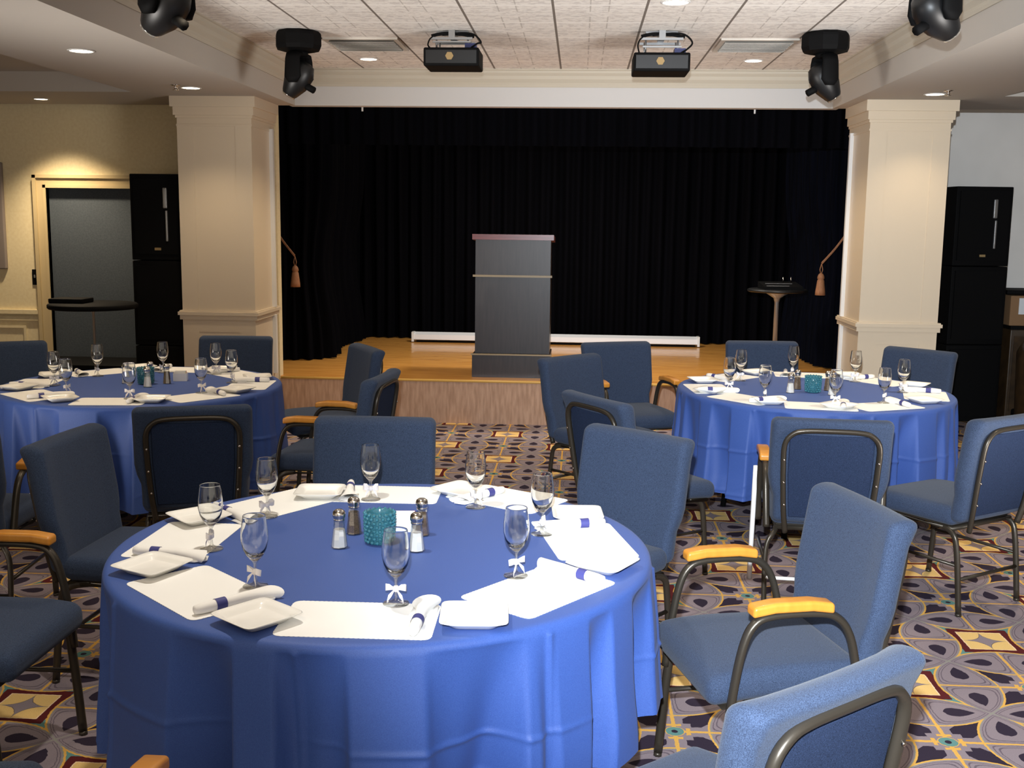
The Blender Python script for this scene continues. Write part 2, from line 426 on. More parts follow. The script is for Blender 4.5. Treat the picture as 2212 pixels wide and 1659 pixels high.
# ================================================================= CURTAINS
def drape(name, path, z0, z1, material, label, amp=.05, wave=.13, seed=1, pinch=None):
    rnd = random.Random(seed)
    P = smooth_path([(x, y, 0) for x, y in path], 10)
    Ls = [0]
    for i in range(1, len(P)): Ls.append(Ls[-1]+(P[i]-P[i-1]).length)
    n = int(Ls[-1]/.018); vs, fs = [], []; rows = 12; ph = [rnd.uniform(0, 6) for _ in range(4)]
    def at(s_):
        for i in range(1, len(P)):
            if s_ <= Ls[i] or i == len(P)-1:
                t = (s_-Ls[i-1])/max(1e-6, Ls[i]-Ls[i-1]); d = (P[i]-P[i-1]).normalized()
                return P[i-1].lerp(P[i], t), Vector((-d.y, d.x, 0))
    for i in range(n+1):
        s_ = Ls[-1]*i/n; p, nr = at(s_)
        for j in range(rows+1):
            z = z0+(z1-z0)*j/rows
            o = math.sin(s_/wave*2*PI+ph[0]+.6*math.sin(s_*3+ph[1]))*amp+math.sin(s_/wave*1.1*PI+ph[2]+z)*amp*.4
            q = p+nr*o
            if pinch:
                px, pz, pw, amt = pinch; k = math.exp(-((z-pz)/pw)**2)*amt
                q = Vector((q.x+(px-q.x)*k, q.y, 0))
            vs.append((q.x, q.y, z))
    for i in range(n):
        for j in range(rows): fs.append((i*(rows+1)+j, (i+1)*(rows+1)+j, (i+1)*(rows+1)+j+1, i*(rows+1)+j+1))
    return tag(MB().add(vs, fs, True).build(name, material), label, 'curtain')
drape('back_curtain', [(-2.7, 12.15), (2.45, 12.05)], SZ+.01, 3.04, 'velvet', 'wide black velvet curtain across the back of the stage', seed=3)
drape('side_curtain', [(-2.92, 10.0), (-2.35, 10.2), (-2.45, 11.0), (-2.35, 11.9)], SZ+.01, 3.04, 'velvet', 'black side curtain tied back at the left of the stage', seed=5, pinch=(-2.62, 1.25, .5, .35))
drape('side_curtain', [(2.58, 9.95), (2.27, 10.2), (2.2, 10.9), (2.2, 11.9)], SZ+.01, 3.04, 'velvet2', 'navy black side curtain tied back at the right of the stage', seed=8, pinch=(2.42, 1.25, .5, .35))
drape('top_border_curtain', [(-2.9, 9.35), (2.5, 9.35)], 2.30, 3.03, 'velvet', 'short black border curtain hanging behind the white header', seed=9, amp=.03)
def tassel(xh, xk, xt, side):
    y = 9.72; k = y/9.3
    def Z(z): return 1.68+(z-1.68)*k
    t = thing('tieback_tassel', 'tan cord tieback with hanging tassel at the %s of the stage' % side, 'tassel', (xt*k, y, 0), 0, 'curtain tieback tassels')
    h = (xh-xt)*k
    b = MB()
    for o in (-.006, .006):
        b.tube(smooth_path([(h, 0, Z(1.60)+o), (h*.55, 0, Z(1.49)+o-.01), (0, 0, Z(1.36)+o)], 5), .006, 6)
    for o in (-.012, .012): b.tube([(0, 0, Z(1.36)), (o, 0, Z(1.31)), (0, 0, Z(1.26))], .004, 6)
    b.build('cord', 'tassel', t)
    b = MB(); b.lathe([(.004, Z(1.285)), (.022, Z(1.27)), (.03, Z(1.25)), (.03, Z(1.235)), (.024, Z(1.228)), (.03, Z(1.22)), (.034, Z(1.19)), (.042, Z(1.13)), (.044, Z(1.098))], 16)
    b.build('tassel_head', 'tassel', t)
tassel(-2.60, -2.5, -2.425, 'left'); tassel(2.19, 2.1, 2.006, 'right')
for x, w_ in ((-1.79, 'left'), (1.37, 'right')):
    tag(MB().tube([(x, HD+.13, CL-.03), (x, HD+.13, CL-.005), (x, HD+.13, CL+.02)], .008, 6).build('curtain_hook', 'white'), 'tiny white hook under the header toward its %s end' % w_, 'hook', 'hooks under the stage header')

# baseboard heater on the back of the stage
ht = thing('baseboard_heater', 'long white baseboard heater low on the stage behind the lectern', 'heater', (-.25, 11.8, SZ))
b = MB(); b.add([(-1.53, -.02, .02), (1.53, -.02, .02), (1.53, -.07, .032), (-1.53, -.07, .032), (-1.53, -.07, .085), (1.53, -.07, .085), (1.53, .02, .108), (-1.53, .02, .108)],
       [(0, 1, 2, 3), (3, 2, 5, 4), (4, 5, 6, 7), (7, 6, 1, 0), (0, 3, 4, 7), (1, 6, 5, 2)]); b.build('cover', 'skirt', ht)
b = MB(); b.box(-1.545, -1.52, -.075, .03, .008, .112); b.build('end_cap', 'white', ht)
b = MB(); b.box(1.52, 1.545, -.075, .03, .008, .112); b.build('end_cap', 'white', ht)
b = MB(); b.box(-1.5, 1.5, -.04, .02, .0, .02); b.build('plinth', 'black', ht)

# ================================================================= LECTERN
lt = thing('lectern', 'tall dark mahogany lectern with reddish top at the stage edge', 'lectern', (-.555, 9.42, SZ))
b = MB(); b.box(-.335, .325, -.25, .25, 0, .195); b.build('plinth', 'lectern', lt)
b = MB(); b.box(-.345, .335, -.262, -.245, .19, .202); b.build('plinth_trim', 'strip', lt)
b = MB(); b.box(-.315, .315, -.20, .22, .2, 1.16); b.build('body', 'lectern', lt)
b = MB(); b.box(-.335, .33, -.222, -.195, .845, .862); b.build('brass_strip', 'strip', lt)
b = MB(); b.add([(-.34, -.235, 1.155), (.34, -.235, 1.155), (.34, .25, 1.13), (-.34, .25, 1.13), (-.34, -.235, 1.20), (.34, -.235, 1.20), (.34, .25, 1.175), (-.34, .25, 1.175)],
       [(0,3,2,1),(4,5,6,7),(0,1,5,4),(1,2,6,5),(2,3,7,6),(3,0,4,7)]); b.build('reading_top', 'lecterntop', lt)
tag(MB().tube(smooth_path([(-.19, 9.75, SZ+.05), (-.13, 9.9, SZ+.09), (-.08, 10.05, SZ+.05), (.02, 10.2, SZ+.012), (-.05, 10.7, SZ+.012)], 5), .012, 6).build('power_cable', 'black'),
    'black cable lying on the stage beside the lectern base', 'cable')

# cocktail table on the stage with a mixer
def cocktail(name, x, y, z, r, label, squash=1):
    t = thing(name, label, 'table', (x, y, z))
    h = None
    return t
TX, TY = 1.76, 9.9
ct = thing('cocktail_table', 'round black cocktail table with grey pole standing on the stage', 'table', (TX, TY, SZ))
b = MB(); b.lathe([(.25, .715), (.262, .722), (.262, .735), (.25, .742), (.001, .742)], 32); b.build('tabletop', 'blackgloss', ct)
b = MB(); b.lathe([(.022, .03), (.02, .62), (.03, .66), (.10, .705), (.10, .716)], 16); b.build('pole', 'grey', ct)
b = MB(); b.lathe([(.22, 0), (.22, .012), (.05, .035), (.03, .06)], 24); b.build('base', 'black', ct)
mx = thing('audio_mixer', 'small dark audio mixer lying on the stage cocktail table', 'mixer', (TX+.02, TY-.02, SZ+.743), .1)
b = MB(); b.add([(-.17, -.12, 0), (.17, -.12, 0), (.17, .12, 0), (-.17, .12, 0), (-.17, -.12, .025), (.17, -.12, .025), (.17, .12, .06), (-.17, .12, .06)],
       [(0,3,2,1),(4,5,6,7),(0,1,5,4),(1,2,6,5),(2,3,7,6),(3,0,4,7)]); b.build('mixer_body', 'black', mx)
b = MB(); b.box(-.15, .05, -.11, -.10, .03, .034); b.box(-.14, .1, -.02, -.01, .046, .05); b.build('fader_strip', 'grey', mx)
for dx in (.05, .12):
    MB().tube([(dx, .09, .055), (dx, .09, .10)], .006, 6).build('jack_plug', 'steel', mx)

# ================================================================= LEFT END: speakers, cocktail table, cases
def speaker(x0, x1, y, z0, h, label, group, dress=0, rz=0):
    t = thing('loudspeaker', label, 'loudspeaker', ((x0+x1)/2, y+.25, z0), rz, group); wd = x1-x0
    b = MB(); b.rbox(0, 0, h/2, wd, .5, h-.006, .008, 2); b.build('cabinet', 'black', t)
    b = MB(); b.box(-wd/2+.03, wd/2-.03, -.262, -.25, .05, h-.04); b.build('grille', 'black', t)
    if dress == 1:
        b = MB(); b.rbox(wd*.18, -.27, h*.72, .035, .02, .16, .008, 2); b.build('handle', 'grey', t)
        b = MB(); b.rbox(wd*.20, -.27, h*.40, .018, .02, .24, .006, 2); b.build('edge_strip', 'grey', t)
        b = MB(); b.box(-.02, .03, -.268, -.262, .08, .10); b.build('badge', 'amber', t)
    return t
speaker(-3.50, -3.08, 8.46, 0, .67, 'bottom black speaker cabinet of the stack beside the left door', 'black speaker stack at left')
speaker(-3.50, -3.08, 8.46, .67, .67, 'middle black speaker cabinet of the stack beside the left door', 'black speaker stack at left')
speaker(-3.50, -3.08, 8.46, 1.34, .67, 'top black speaker cabinet of the stack beside the left door', 'black speaker stack at left', 1)
for k, nm in enumerate(('bottom', 'middle', 'top')):
    t = speaker(3.13, 3.62, 9.62, .672*k, .672, nm+' black speaker cabinet of the stack right of the right column', 'black speaker stack at right', 1 if k == 2 else 0, .12)
c2 = thing('cocktail_table', 'thin-poled black cocktail table standing in front of the grey door', 'table', (-3.60, 7.95, 0))
b = MB(); b.lathe([(.31, 1.0), (.32, 1.01), (.32, 1.03), (.31, 1.038), (.001, 1.038)], 32); b.build('tabletop', 'black', c2)
b = MB(); b.lathe([(.010, .03), (.009, .97), (.05, 1.0)], 12); b.build('pole', 'grey', c2)
b = MB(); b.lathe([(.24, 0), (.24, .012), (.04, .03)], 24); b.build('base', 'black', c2)
tag(MB().rbox(-3.78, 7.98, 1.055, .26, .2, .034, .008, 2).build('folded_cloth', 'black'), 'flat black folded cloth on the cocktail table by the door', 'cloth')
cs = thing('equipment_case', 'low black equipment case on the floor in front of the grey door', 'case', (-3.95, 8.6, 0))
b = MB(); b.rbox(0, 0, .26, .85, .5, .52, .012, 2); b.build('case_body', 'black', cs)
b = MB(); b.box(-.43, .43, -.255, -.25, .36, .375); b.build('edge_rail', 'blackgloss', cs)
sw = thing('light_switch', 'small dark light switch plate on the wall left of the door', 'switch', (-4.56, WY-.005, 1.10))
MB().rbox(0, 0, .065, .05, .012, .13, .004, 2).build('plate', 'black', sw); MB().box(-.006, .006, -.014, -.005, .06, .085).build('toggle', 'grey', sw)
tag(MB().rbox(-5.1, WY-.02, 1.67, .62, .04, .88, .01, 2).build('wall_panel', 'panel'), 'grey panel hanging on the wall at the far left', 'wall panel')

# ================================================================= RIGHT END
cb = thing('low_cabinet', 'low dark wooden cabinet against the wall at far right', 'cabinet', (4.20, 10.0, 0))
MB().rbox(0, 0, .40, .9, .5, .80, .01, 2).build('carcass', 'leather', cb); MB().box(-.46, .46, -.27, .26, .80, .83).build('cabinet_top', 'black', cb)
for s in (-1, 1): MB().box(s*.22-.2, s*.22+.2, -.262, -.25, .08, .74).build('door', 'leather', cb)
bx = thing('cardboard_box', 'cardboard box with a white label on the low cabinet at far right', 'box', (4.0, 9.95, .83))
MB().rbox(0, 0, .13, .52, .36, .26, .006, 2).build('carton', 'card', bx); MB().box(-.19, -.09, -.186, -.181, .10, .24).build('label', 'label', bx)
MB().box(-.09, .1, -.185, -.181, .15, .18).build('tape', 'label', bx)
tag(MB().rbox(4.0, 9.97, 1.12, .6, .42, .035, .006, 2).build('flat_case', 'black'), 'flat black case lying on top of the cardboard box', 'case')
ac = thing('club_armchair', 'dark brown leather tub armchair at the far right of the room', 'armchair', (3.98, 9.1, 0), .25)
b = MB()
vs, fs = [], []; n = 28
for i in range(n+1):
    a = PI*(1.12-1.24*i/n)+0
    for (rr_, z) in ((.38, .08), (.40, .70), (.37, .76), (.32, .76), (.29, .70), (.27, .30)):
        zz = z-(.12 if z > .5 else 0)*(1-math.sin(max(0, min(PI, a))))*.9
        vs.append((rr_*math.cos(a), rr_*math.sin(a)*.95, zz))
for i in range(n):
    for j in range(5): fs.append((i*6+j, (i+1)*6+j, (i+1)*6+j+1, i*6+j+1))
for i in (0, n): fs.append(tuple(i*6+j for j in range(6)))
b.add(vs, fs, True); b.build('curved_back', 'leather', ac)
MB().rbox(0, -.06, .32, .56, .56, .24, .05, 4).build('seat', 'leather', ac)
MB().rbox(0, -.02, .11, .6, .6, .14, .02, 2).build('base', 'black', ac)

# ================================================================= CEILING FITTINGS
def downlight(x, y, z, label, e=14, r=.062):
    t = thing('downlight', label, 'downlight', (x, y, z), 0, 'recessed ceiling downlights')
    MB().lathe([(r+.012, -.001), (r+.012, -.004), (r, -.006), (r, -.001)], 24).build('rim', 'white', t)
    MB().lathe([(.001, -.0035), (r, -.0035)], 24).build('lamp_face', 'lampglow', t)
    l = lamp('downlight_beam', 'SPOT', (x, y, z-.03), e, (1, .80, .55), aim=(x, y, 0), spot_size=math.radians(105), spot_blend=.8, shadow_soft_size=.05)
    return t
downlight(-2.757, 6.08, CL, 'lit downlight in the lower ceiling nearest the left stage light', 66)
downlight(-2.746, 7.77, CL, 'lit downlight just in front of the left column', 28)
downlight(-4.216, 8.55, CL, 'small lit downlight above the grey door wall', 125, .05)
downlight(2.418, 7.93, CL, 'lit downlight just in front of the right column', 18)
downlight(-1.60, 8.37, CT, 'lit downlight below the left air vent', 95)
downlight(1.24, 8.39, CT, 'lit downlight below the right air vent', 95)
downlight(.49, 6.22, CT, 'lit downlight at the top edge of the picture', 45, .07)
for x, y, nm in ((-2.80, 7.62, 'left'), (2.44, 7.72, 'right')):
    t = thing('sprinkler_head', 'tiny chrome sprinkler head beside the %s column downlight' % nm, 'sprinkler', (x, y, CL), 0, 'ceiling sprinklers')
    MB().lathe([(.035, -.001), (.03, -.006), (.012, -.008), (.010, -.03), (.02, -.032), (.02, -.036)], 14).build('escutcheon', 'steel', t)
def vent(x, nm):
    t = thing('air_vent', 'square louvred air vent in the tiled ceiling on the %s' % nm, 'vent', (x, 7.66, CT), 0, 'ceiling air vents')
    MB().box(-.25, .25, -.25, -.22, -.012, 0).box(-.25, .25, .22, .25, -.012, 0).box(-.25, -.22, -.22, .22, -.012, 0).box(.22, .25, -.22, .22, -.012, 0).build('frame', 'ventm', t)
    MB().box(-.22, .22, -.22, .22, -.003, 0).build('backing', 'black', t)
    for k in range(9):
        y = -.19+k*.0475
        MB().add([(-.22, y-.012, -.022), (.22, y-.012, -.022), (.22, y+.012, -.006), (-.22, y+.012, -.006), (-.22, y-.012, -.025), (.22, y-.012, -.025), (.22, y+.012, -.009), (-.22, y+.012, -.009)],
             [(0,3,2,1),(4,5,6,7),(0,1,5,4),(1,2,6,5),(2,3,7,6),(3,0,4,7)]).build('slat', 'ventm', t)
vent(-1.475, 'left'); vent(1.135, 'right')

def moving_head(x, y, label, pan, tilt, size=1):
    t = thing('moving_head_light', label, 'stage light', (x, y, CT), 0, 'black moving head stage lights')
    b = MB(); b.lathe([(.13, -.0), (.145, -.015), (.148, -.03), (.148, -.09), (.138, -.115), (.10, -.125), (.001, -.125)], 10, smooth=False); b.build('base', 'black', t)
    yk = MB(); yk.lathe([(.06, -.12), (.06, -.155), (.001, -.155)], 16)
    c, sn = math.cos(pan), math.sin(pan)
    def P(a, bb, z): return (a*c-bb*sn, a*sn+bb*c, z)
    ax = Vector(P(1, 0, 0))
    for sd in (-1, 1):
        yk.tube([ax*(sd*.03)+Vector((0, 0, -.145)), ax*(sd*.075)+Vector((0, 0, -.15)), ax*(sd*.088)+Vector((0, 0, -.18)), ax*(sd*.09)+Vector((0, 0, -.29)), ax*(sd*.09)+Vector((0, 0, -.325))], [.050, .052, .052, .058, .03], 14, ry=.022, ref=tuple(ax))
    yk.build('yoke', 'black', t)
    h = MB(); d = Vector(P(0, math.cos(tilt), -math.sin(tilt))); o = Vector((0, 0, -.285))
    h.tube([o+d*k for k in (-.105, -.095, -.05, .0, .05, .085, .12, .13)], [.03, .055, .078, .084, .080, .066, .052, .045], 16); h.build('head', 'blackgloss', t)
    q = MB(); q.tube([o+d*.12, o+d*.138], [.047, .045], 16); q.build('lens', 'glass2', t)
    k = MB(); kd_ = Vector(P(0, -1, 0)); e = o+kd_*.03+Vector((0, 0, -.045)); k.tube([e, e+kd_*.075+Vector((0, 0, -.04))], .022, 8); k.build('focus_knob', 'black', t)
    t.scale = (size,)*3
    return t
moving_head(-1.825, 7.18, 'black moving stage light hanging from the ceiling above the left column corner', 1.35, .95)
moving_head(1.505, 7.20, 'black moving stage light hanging from the ceiling near the right column', -1.35, .95)
moving_head(-1.76, 4.72, 'large black stage light cut off by the top edge at left', 1.0, .6, 1.06)
moving_head(1.485, 4.95, 'large black stage light cut off by the top edge at right', -1.0, .6, 1.0)

def projector(x, label, drop):
    t = thing('projector', label, 'projector', (x, 7.1, CT), 0, 'ceiling projectors')
    z = -drop
    b = MB(); b.rbox(0, .12, z, .35, .30, .115, .012, 3); b.build('projector_body', 'black', t)
    MB().box(-.16, .16, -.034, -.03, z-.04, z+.04).build('rear_panel', 'blackgloss', t)
    MB().lathe([(.026, 0), (.026, .004), (.001, .004)], 6, smooth=False).build('sticker', 'amber', t, loc=(-.01, -.034, z+.004), rot=(PI/2, 0, 0))
    b = MB()
    for sx_ in (-.10, .10):
        for yy in (.04, .2): b.tube([(sx_, yy, z+.055), (sx_, yy, -.045)], .006, 6)
    b.box(-.13, .13, .0, .012, -.06, -.045); b.box(-.13, .13, .2, .212, -.06, -.045); b.box(-.12, .12, .0, .012, z+.09, z+.10); b.box(-.02, .02, .0, .2, -.045, -.001); b.box(-.10, .10, .05, .17, -.012, 0)
    b.build('ceiling_mount', 'grey', t)
    MB().box(.08, .15, .03, .12, z+.058, z+.09).build('junction_box', 'bluebox', t)
    MB().tube(smooth_path([(-.06, .02, -.03), (.06, .0, -.02), (.14, .0, -.03), (.185, .0, -.075), (.16, .01, z+.085), (.12, .02, z+.06)], 6), .006, 6).build('cable', 'black', t)
    MB().tube(smooth_path([(-.08, .02, -.03), (-.13, .0, -.05), (-.15, .0, -.09), (-.14, .02, z+.06)], 6), .005, 6).build('cable', 'black', t)
    MB().tube(smooth_path([(-.13, .02, -.035), (-.05, .02, -.02), (.05, .02, -.025), (.14, .02, -.04)], 6), .010, 6).build('cable_bundle', 'black', t)
projector(-.83, 'black ceiling projector above the lectern, left of the two', .168)
projector(.485, 'black ceiling projector hanging right of centre', .195)

# ================================================================= CHAIRS
def make_chair(arms, flash_glint=False):
    t = thing('banquet_armchair' if arms else 'banquet_chair', '', 'chair')
    def bw(x, y, z):                                  # backrest: leans back, narrows toward the bottom, rolled top
        k = max(0, min(1, (z-.52)/.09)); wf = .90+.10*k*k*(3-2*k)
        top = max(0, (z-.80)/.08)
        dy = -.232-(z-.42)*.155-(.010 if y > 0 else -.0)*0
        side = max(0, (abs(x)-.17)/.08)
        yy = y*(1+.38*min(1, top)+.30*min(1, side))-.012*top
        yy += -.018*(1-(x/.25)**2)*(.7)
        return Vector((x*wf, yy+dy, z))
    b = MB(); b.rbox(0, 0, .645, .50, .062, .47, .030, 9, bw); b.build('backrest', 'fabric', t)
    def sw_(x, y, z):
        wf = .95+.05*min(1, max(0, (y+.2)/.35)); k = (y/.235)
        zz = z-.014*max(0, k)**3*1.2
        if z > .43: zz += .008*(1-(x/.24)**2)*(1-k*k)
        return Vector((x*wf, y+.005, zz))
    b = MB(); b.rbox(0, 0, .432, .475, .47, .088, .036, 8, sw_); b.build('seat', 'fabric', t)
    # frame tube on the back
    def yb(z): return -.232-(z-.42)*.155-.052-(.02 if z > .7 else 0)*0
    hw = .192
    pts = [(-hw+.025, yb(.40)+.01, .37), (-hw+.014, yb(.45), .45), (-hw+.006, yb(.55), .55), (-hw, yb(.66), .66), (-hw, yb(.765), .765), (-hw+.03, yb(.81), .812), (-hw+.08, yb(.82)-.002, .828), (0, yb(.82)-.004, .831)]
    pts = pts+[(-p[0], p[1], p[2]) for p in reversed(pts[:-1])]
    b = MB(); b.tube(smooth_path(pts, 4), .0115, 8, ry=.014)
    for s in (-1, 1):
        for zz in (.50, .60, .70):
            xx = s*(.177+.015*min(1, (zz-.45)/.2)); b.tube([(xx, yb(zz)-.012, zz), (xx, yb(zz)-.0165, zz), (xx, yb(zz)-.018, zz)], [.006, .005, .002], 8, mi=1)
    b.build('back_frame', ['frame', 'steel'], t)
    def pwz(x, y, z): return Vector((x*(.92+.08*min(1, (z-.44)/.2)), y+yb(z)+.010, z))
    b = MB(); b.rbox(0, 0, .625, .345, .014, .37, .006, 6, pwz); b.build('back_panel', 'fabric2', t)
    lx = .242 if arms else .205
    b = MB(); z = .375
    b.tube([(-.20, -.21, z), (.20, -.21, z), (.215, .19, z), (-.215, .19, z)], .011, 8, closed=True)
    b.box(-.2, .2, -.2, .18, z+.006, z+.012); b.build('seat_frame', 'frame', t)
    for s in (-1, 1):
        m = 'frame'
        r_ = MB(); r_.tube(smooth_path([(s*.19, -.13, .378), (s*.205, -.215, .36), (s*lx, -.245, .28), (s*lx, -.275, .012)], 5), .011, 8, ry=.014)
        r_.tube([(s*lx, -.275, .012), (s*lx, -.276, 0)], .014, 8); o = r_.build('leg', m, t)
        f = MB(); f.tube(smooth_path([(s*.20, .10, .378), (s*lx, .165, .36), (s*(lx+.004), .185, .26), (s*(lx+.006), .205, .012)], 5), .011, 8, ry=.014)
        f.tube([(s*(lx+.006), .205, .012), (s*(lx+.006), .206, 0)], .014, 8); 
        if flash_glint and s == -1:
            f = MB(); f.tube([(-.268, .172, .56), (-.270, .185, .40), (-.272, .190, .25), (-.274, .207, 0)], [.006, .021, .020, .012], 8, ry=.012)  # the flash's reflection on this metal leg is put into its colour
            o = f.build('leg', 'flash_glint', t); o['label'] = 'front leg coloured white for a flash glint'
        else: f.build('leg', 'frame', t)
    b = MB(); b.tube([(-lx, -.262, .16), (0, -.03, .17), (-lx, .195, .16)][:1]+[(lx, -.262, .16)], .008, 6); b.build('stretcher', 'frame' if not flash_glint else 'flash_glint', t)  # white on the rear bar is painted flash reflection as well
    for s in (-1, 1):
        b = MB(); b.tube([(s*lx, -.255, .22), (s*(lx+.003), .19, .22)], .008, 6); b.build('stretcher', 'frame', t)
    if arms:
        for s in (-1, 1):
            x = s*.248
            b = MB(); b.tube(smooth_path([(x, .19, .30), (x, .178, .42), (x, .155, .55), (x, .125, .615), (x, .07, .637), (x, -.06, .637), (x, -.12, .618), (x, -.158, .565), (x*.985, -.185, .46), (x*.97, -.20, .37)], 5), .012, 8, ry=.015)
            b.build('arm_frame', 'frame', t)
            def pw(px, py, pz):
                e = abs(py-.02)/.12
                return Vector((px, py, pz-.012*max(0, e-.45)**2/.3))
            b = MB(); b.rbox(x, .02, .665, .052, .235, .030, .009, 4, pw); b.build('armrest', 'oak', t)
    return t
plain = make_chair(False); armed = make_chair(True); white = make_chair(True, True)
NEARG, LEFTG, RIGHTG = 'chairs around the nearest table', 'chairs around the left rear table', 'chairs around the right rear table'
# (proto, back top centre x, y, facing x, y, label, group)
CH = [
 ('a', .834, 3.205, -.965, -.26, 'blue armchair right of the nearest table, both oak armrests in full view', NEARG),
 ('p', .465, 1.925, -.65, .76, 'blue chair with its back to us at the bottom right corner', NEARG),
 ('p', -.82, 4.37, .03, -1, 'blue chair facing us from the far side of the nearest table', NEARG),
 ('p', .235, 4.20, -.64, -.77, 'blue chair behind the right rim of the nearest table, facing it', NEARG),
 ('p', -1.88, 3.89, 1, -.06, 'dim blue chair at the left behind the nearest table, turned to it', NEARG),
 ('a', -2.095, 3.05, 1, 0, 'dim armchair cut by the left edge, seat beside the nearest table', NEARG),
 ('a', -1.03, 1.48, 0, 1, 'armchair mostly below the bottom left corner, one oak arm showing', NEARG),
 ('p', .10, 5.06, .83, .56, 'blue chair with framed back to us at the left of the right rear table', RIGHTG),
 ('p', -.04, 6.58, .72, -.69, 'blue chair right of the lectern base, half hidden by two others', RIGHTG),
 ('a', .26, 7.40, .36, -.93, 'blue armchair nearest the stage at the left of the right rear table', RIGHTG),
 ('p', 1.27, 7.63, .05, -1, 'blue chair facing us behind the right rear table, below the stage mixer', RIGHTG),
 ('p', 2.24, 7.31, -.70, -.71, 'blue chair in front of the right column', RIGHTG),
 ('w', 1.07, 4.60, .09, 1, 'armchair with framed back to us and flash glint painted on one leg', RIGHTG),
 ('p', 1.86, 4.79, -.57, .82, 'blue chair with framed back at the right edge of the picture', RIGHTG),
 ('p', -1.65, 4.57, -.30, .95, 'dark chair with framed back to us in front of the left rear table', LEFTG),
 ('a', -2.50, 4.06, -.1, .99, 'armchair at the left edge in front of the left rear table', LEFTG),
 ('a', -1.035, 5.66, -.99, .10, 'armchair right of the left rear table, framed back turned to us', LEFTG),
 ('p', -1.35, 6.87, -.87, -.5, 'narrow looking chair between the left rear table and the stage', LEFTG),
 ('p', -3.64, 6.74, .5, -.86, 'blue chair behind the left rear table, cut by the left edge', LEFTG),
 ('p', -2.33, 7.33, .08, -1, 'blue chair facing us in front of the left column', LEFTG),
]
used = set()
for kd, bx_, by_, fx, fy, label, grp in CH:
    proto = {'a': armed, 'p': plain, 'w': white}[kd]
    o = proto if kd not in used else dup(proto); used.add(kd)
    n_ = math.hypot(fx, fy); fx /= n_; fy /= n_
    place(o, (bx_+fx*.30, by_+fy*.30, 0), face(fx, fy), label, grp)

# ================================================================= TABLES
TZ = .745
def round_table(cx, cy_, where):
    t = thing('folding_table', 'round folding table under the blue cloth, %s' % where, 'table', (cx, cy_, 0), .35, 'round banquet tables')
    MB().lathe([(.001, .715), (.74, .715), (.752, .72), (.752, .738), (.74, .743), (.001, .743)], 48).build('tabletop', 'card', t)
    for a in (PI/4, 3*PI/4, 5*PI/4, 7*PI/4):
        x, y = .50*math.cos(a), .50*math.sin(a)
        MB().tube([(x*.85, y*.85, .715), (x, y, 0)], .017, 8).build('leg', 'black', t)
    return t
def tablecloth(cx, cy_, seed, hem, label, folds=15):
    rnd = random.Random(seed); R0, zt = .758, .750
    NT, NR = 720, 84
    comps = [(k, rnd.uniform(0, 2*PI), rnd.uniform(.5, 1)/(1+abs(k-folds)*.055)) for k in (folds-7, folds-3, folds, folds+4, folds+9, folds+15, folds+22)]
    tot = sum(c[2] for c in comps)
    vs, fs = [], []
    for r in (0.0, .3, .55, .70, .735): 
        for i in range(NT): a = 2*PI*i/NT; vs.append((r*math.cos(a), r*math.sin(a), zt-cloth_z(r)))
    edge = [(.748, .0004), (.757, .003), (.763, .009), (.766, .018)]
    for r, dz in edge:
        for i in range(NT): a = 2*PI*i/NT; vs.append((r*math.cos(a), r*math.sin(a), zt-dz))
    for j in range(1, NR+1):
        t = j/NR
        for i in range(NT):
            a = 2*PI*i/NT; hz = hem(a); z = (zt-.018)-(zt-.018-hz)*t
            f = sum(c[2]*math.sin(c[0]*a+c[1]+.5*math.sin(3*a+c[1])*t) for c in comps)/tot*2.0
            f = math.copysign(abs(f)**.75, f)*1.15
            amp = .085*min(1, t*1.25)**.75
            r = .767+.022*t+(min(.25, f)-.12)*amp
            cr = 0                                         # creases left by folding
            for zc, am in ((.50, .007), (.27, .006)):
                cr += am*math.exp(-((z-zc-.012*math.sin(a*3+seed))/.007)**2)*(.5+.5*math.sin(a*5+seed))
            for k in range(8):
                ac_ = k*PI/4+seed*.7
                da = (a-ac_+PI) % (2*PI)-PI
                cr += .007*math.exp(-(da/.010)**2)
                if k % 2: cr += .006*math.exp(-((z-.38-.35*(da-.12))/.007)**2)*math.exp(-((da-.12)/.2)**2)
            # slanting pull lines
            s2 = math.sin(a*9+z*14+seed)*math.sin(a*4-z*6); cr += .006*s2*t
            r += cr
            vs.append((r*math.cos(a), r*math.sin(a), z))
    rows = len(vs)//NT
    for j in range(rows-1):
        for i in range(NT): fs.append((j*NT+i, (j+1)*NT+i, (j+1)*NT+(i+1) % NT, j*NT+(i+1) % NT))
    o = MB().add([(x+0, y+0, z) for x, y, z in vs], fs, True).build('tablecloth', 'cloth', None, (cx, cy_, 0))
    tag(o, label, 'tablecloth', 'blue round tablecloths')
    return o
def cloth_z(r): return 0.0

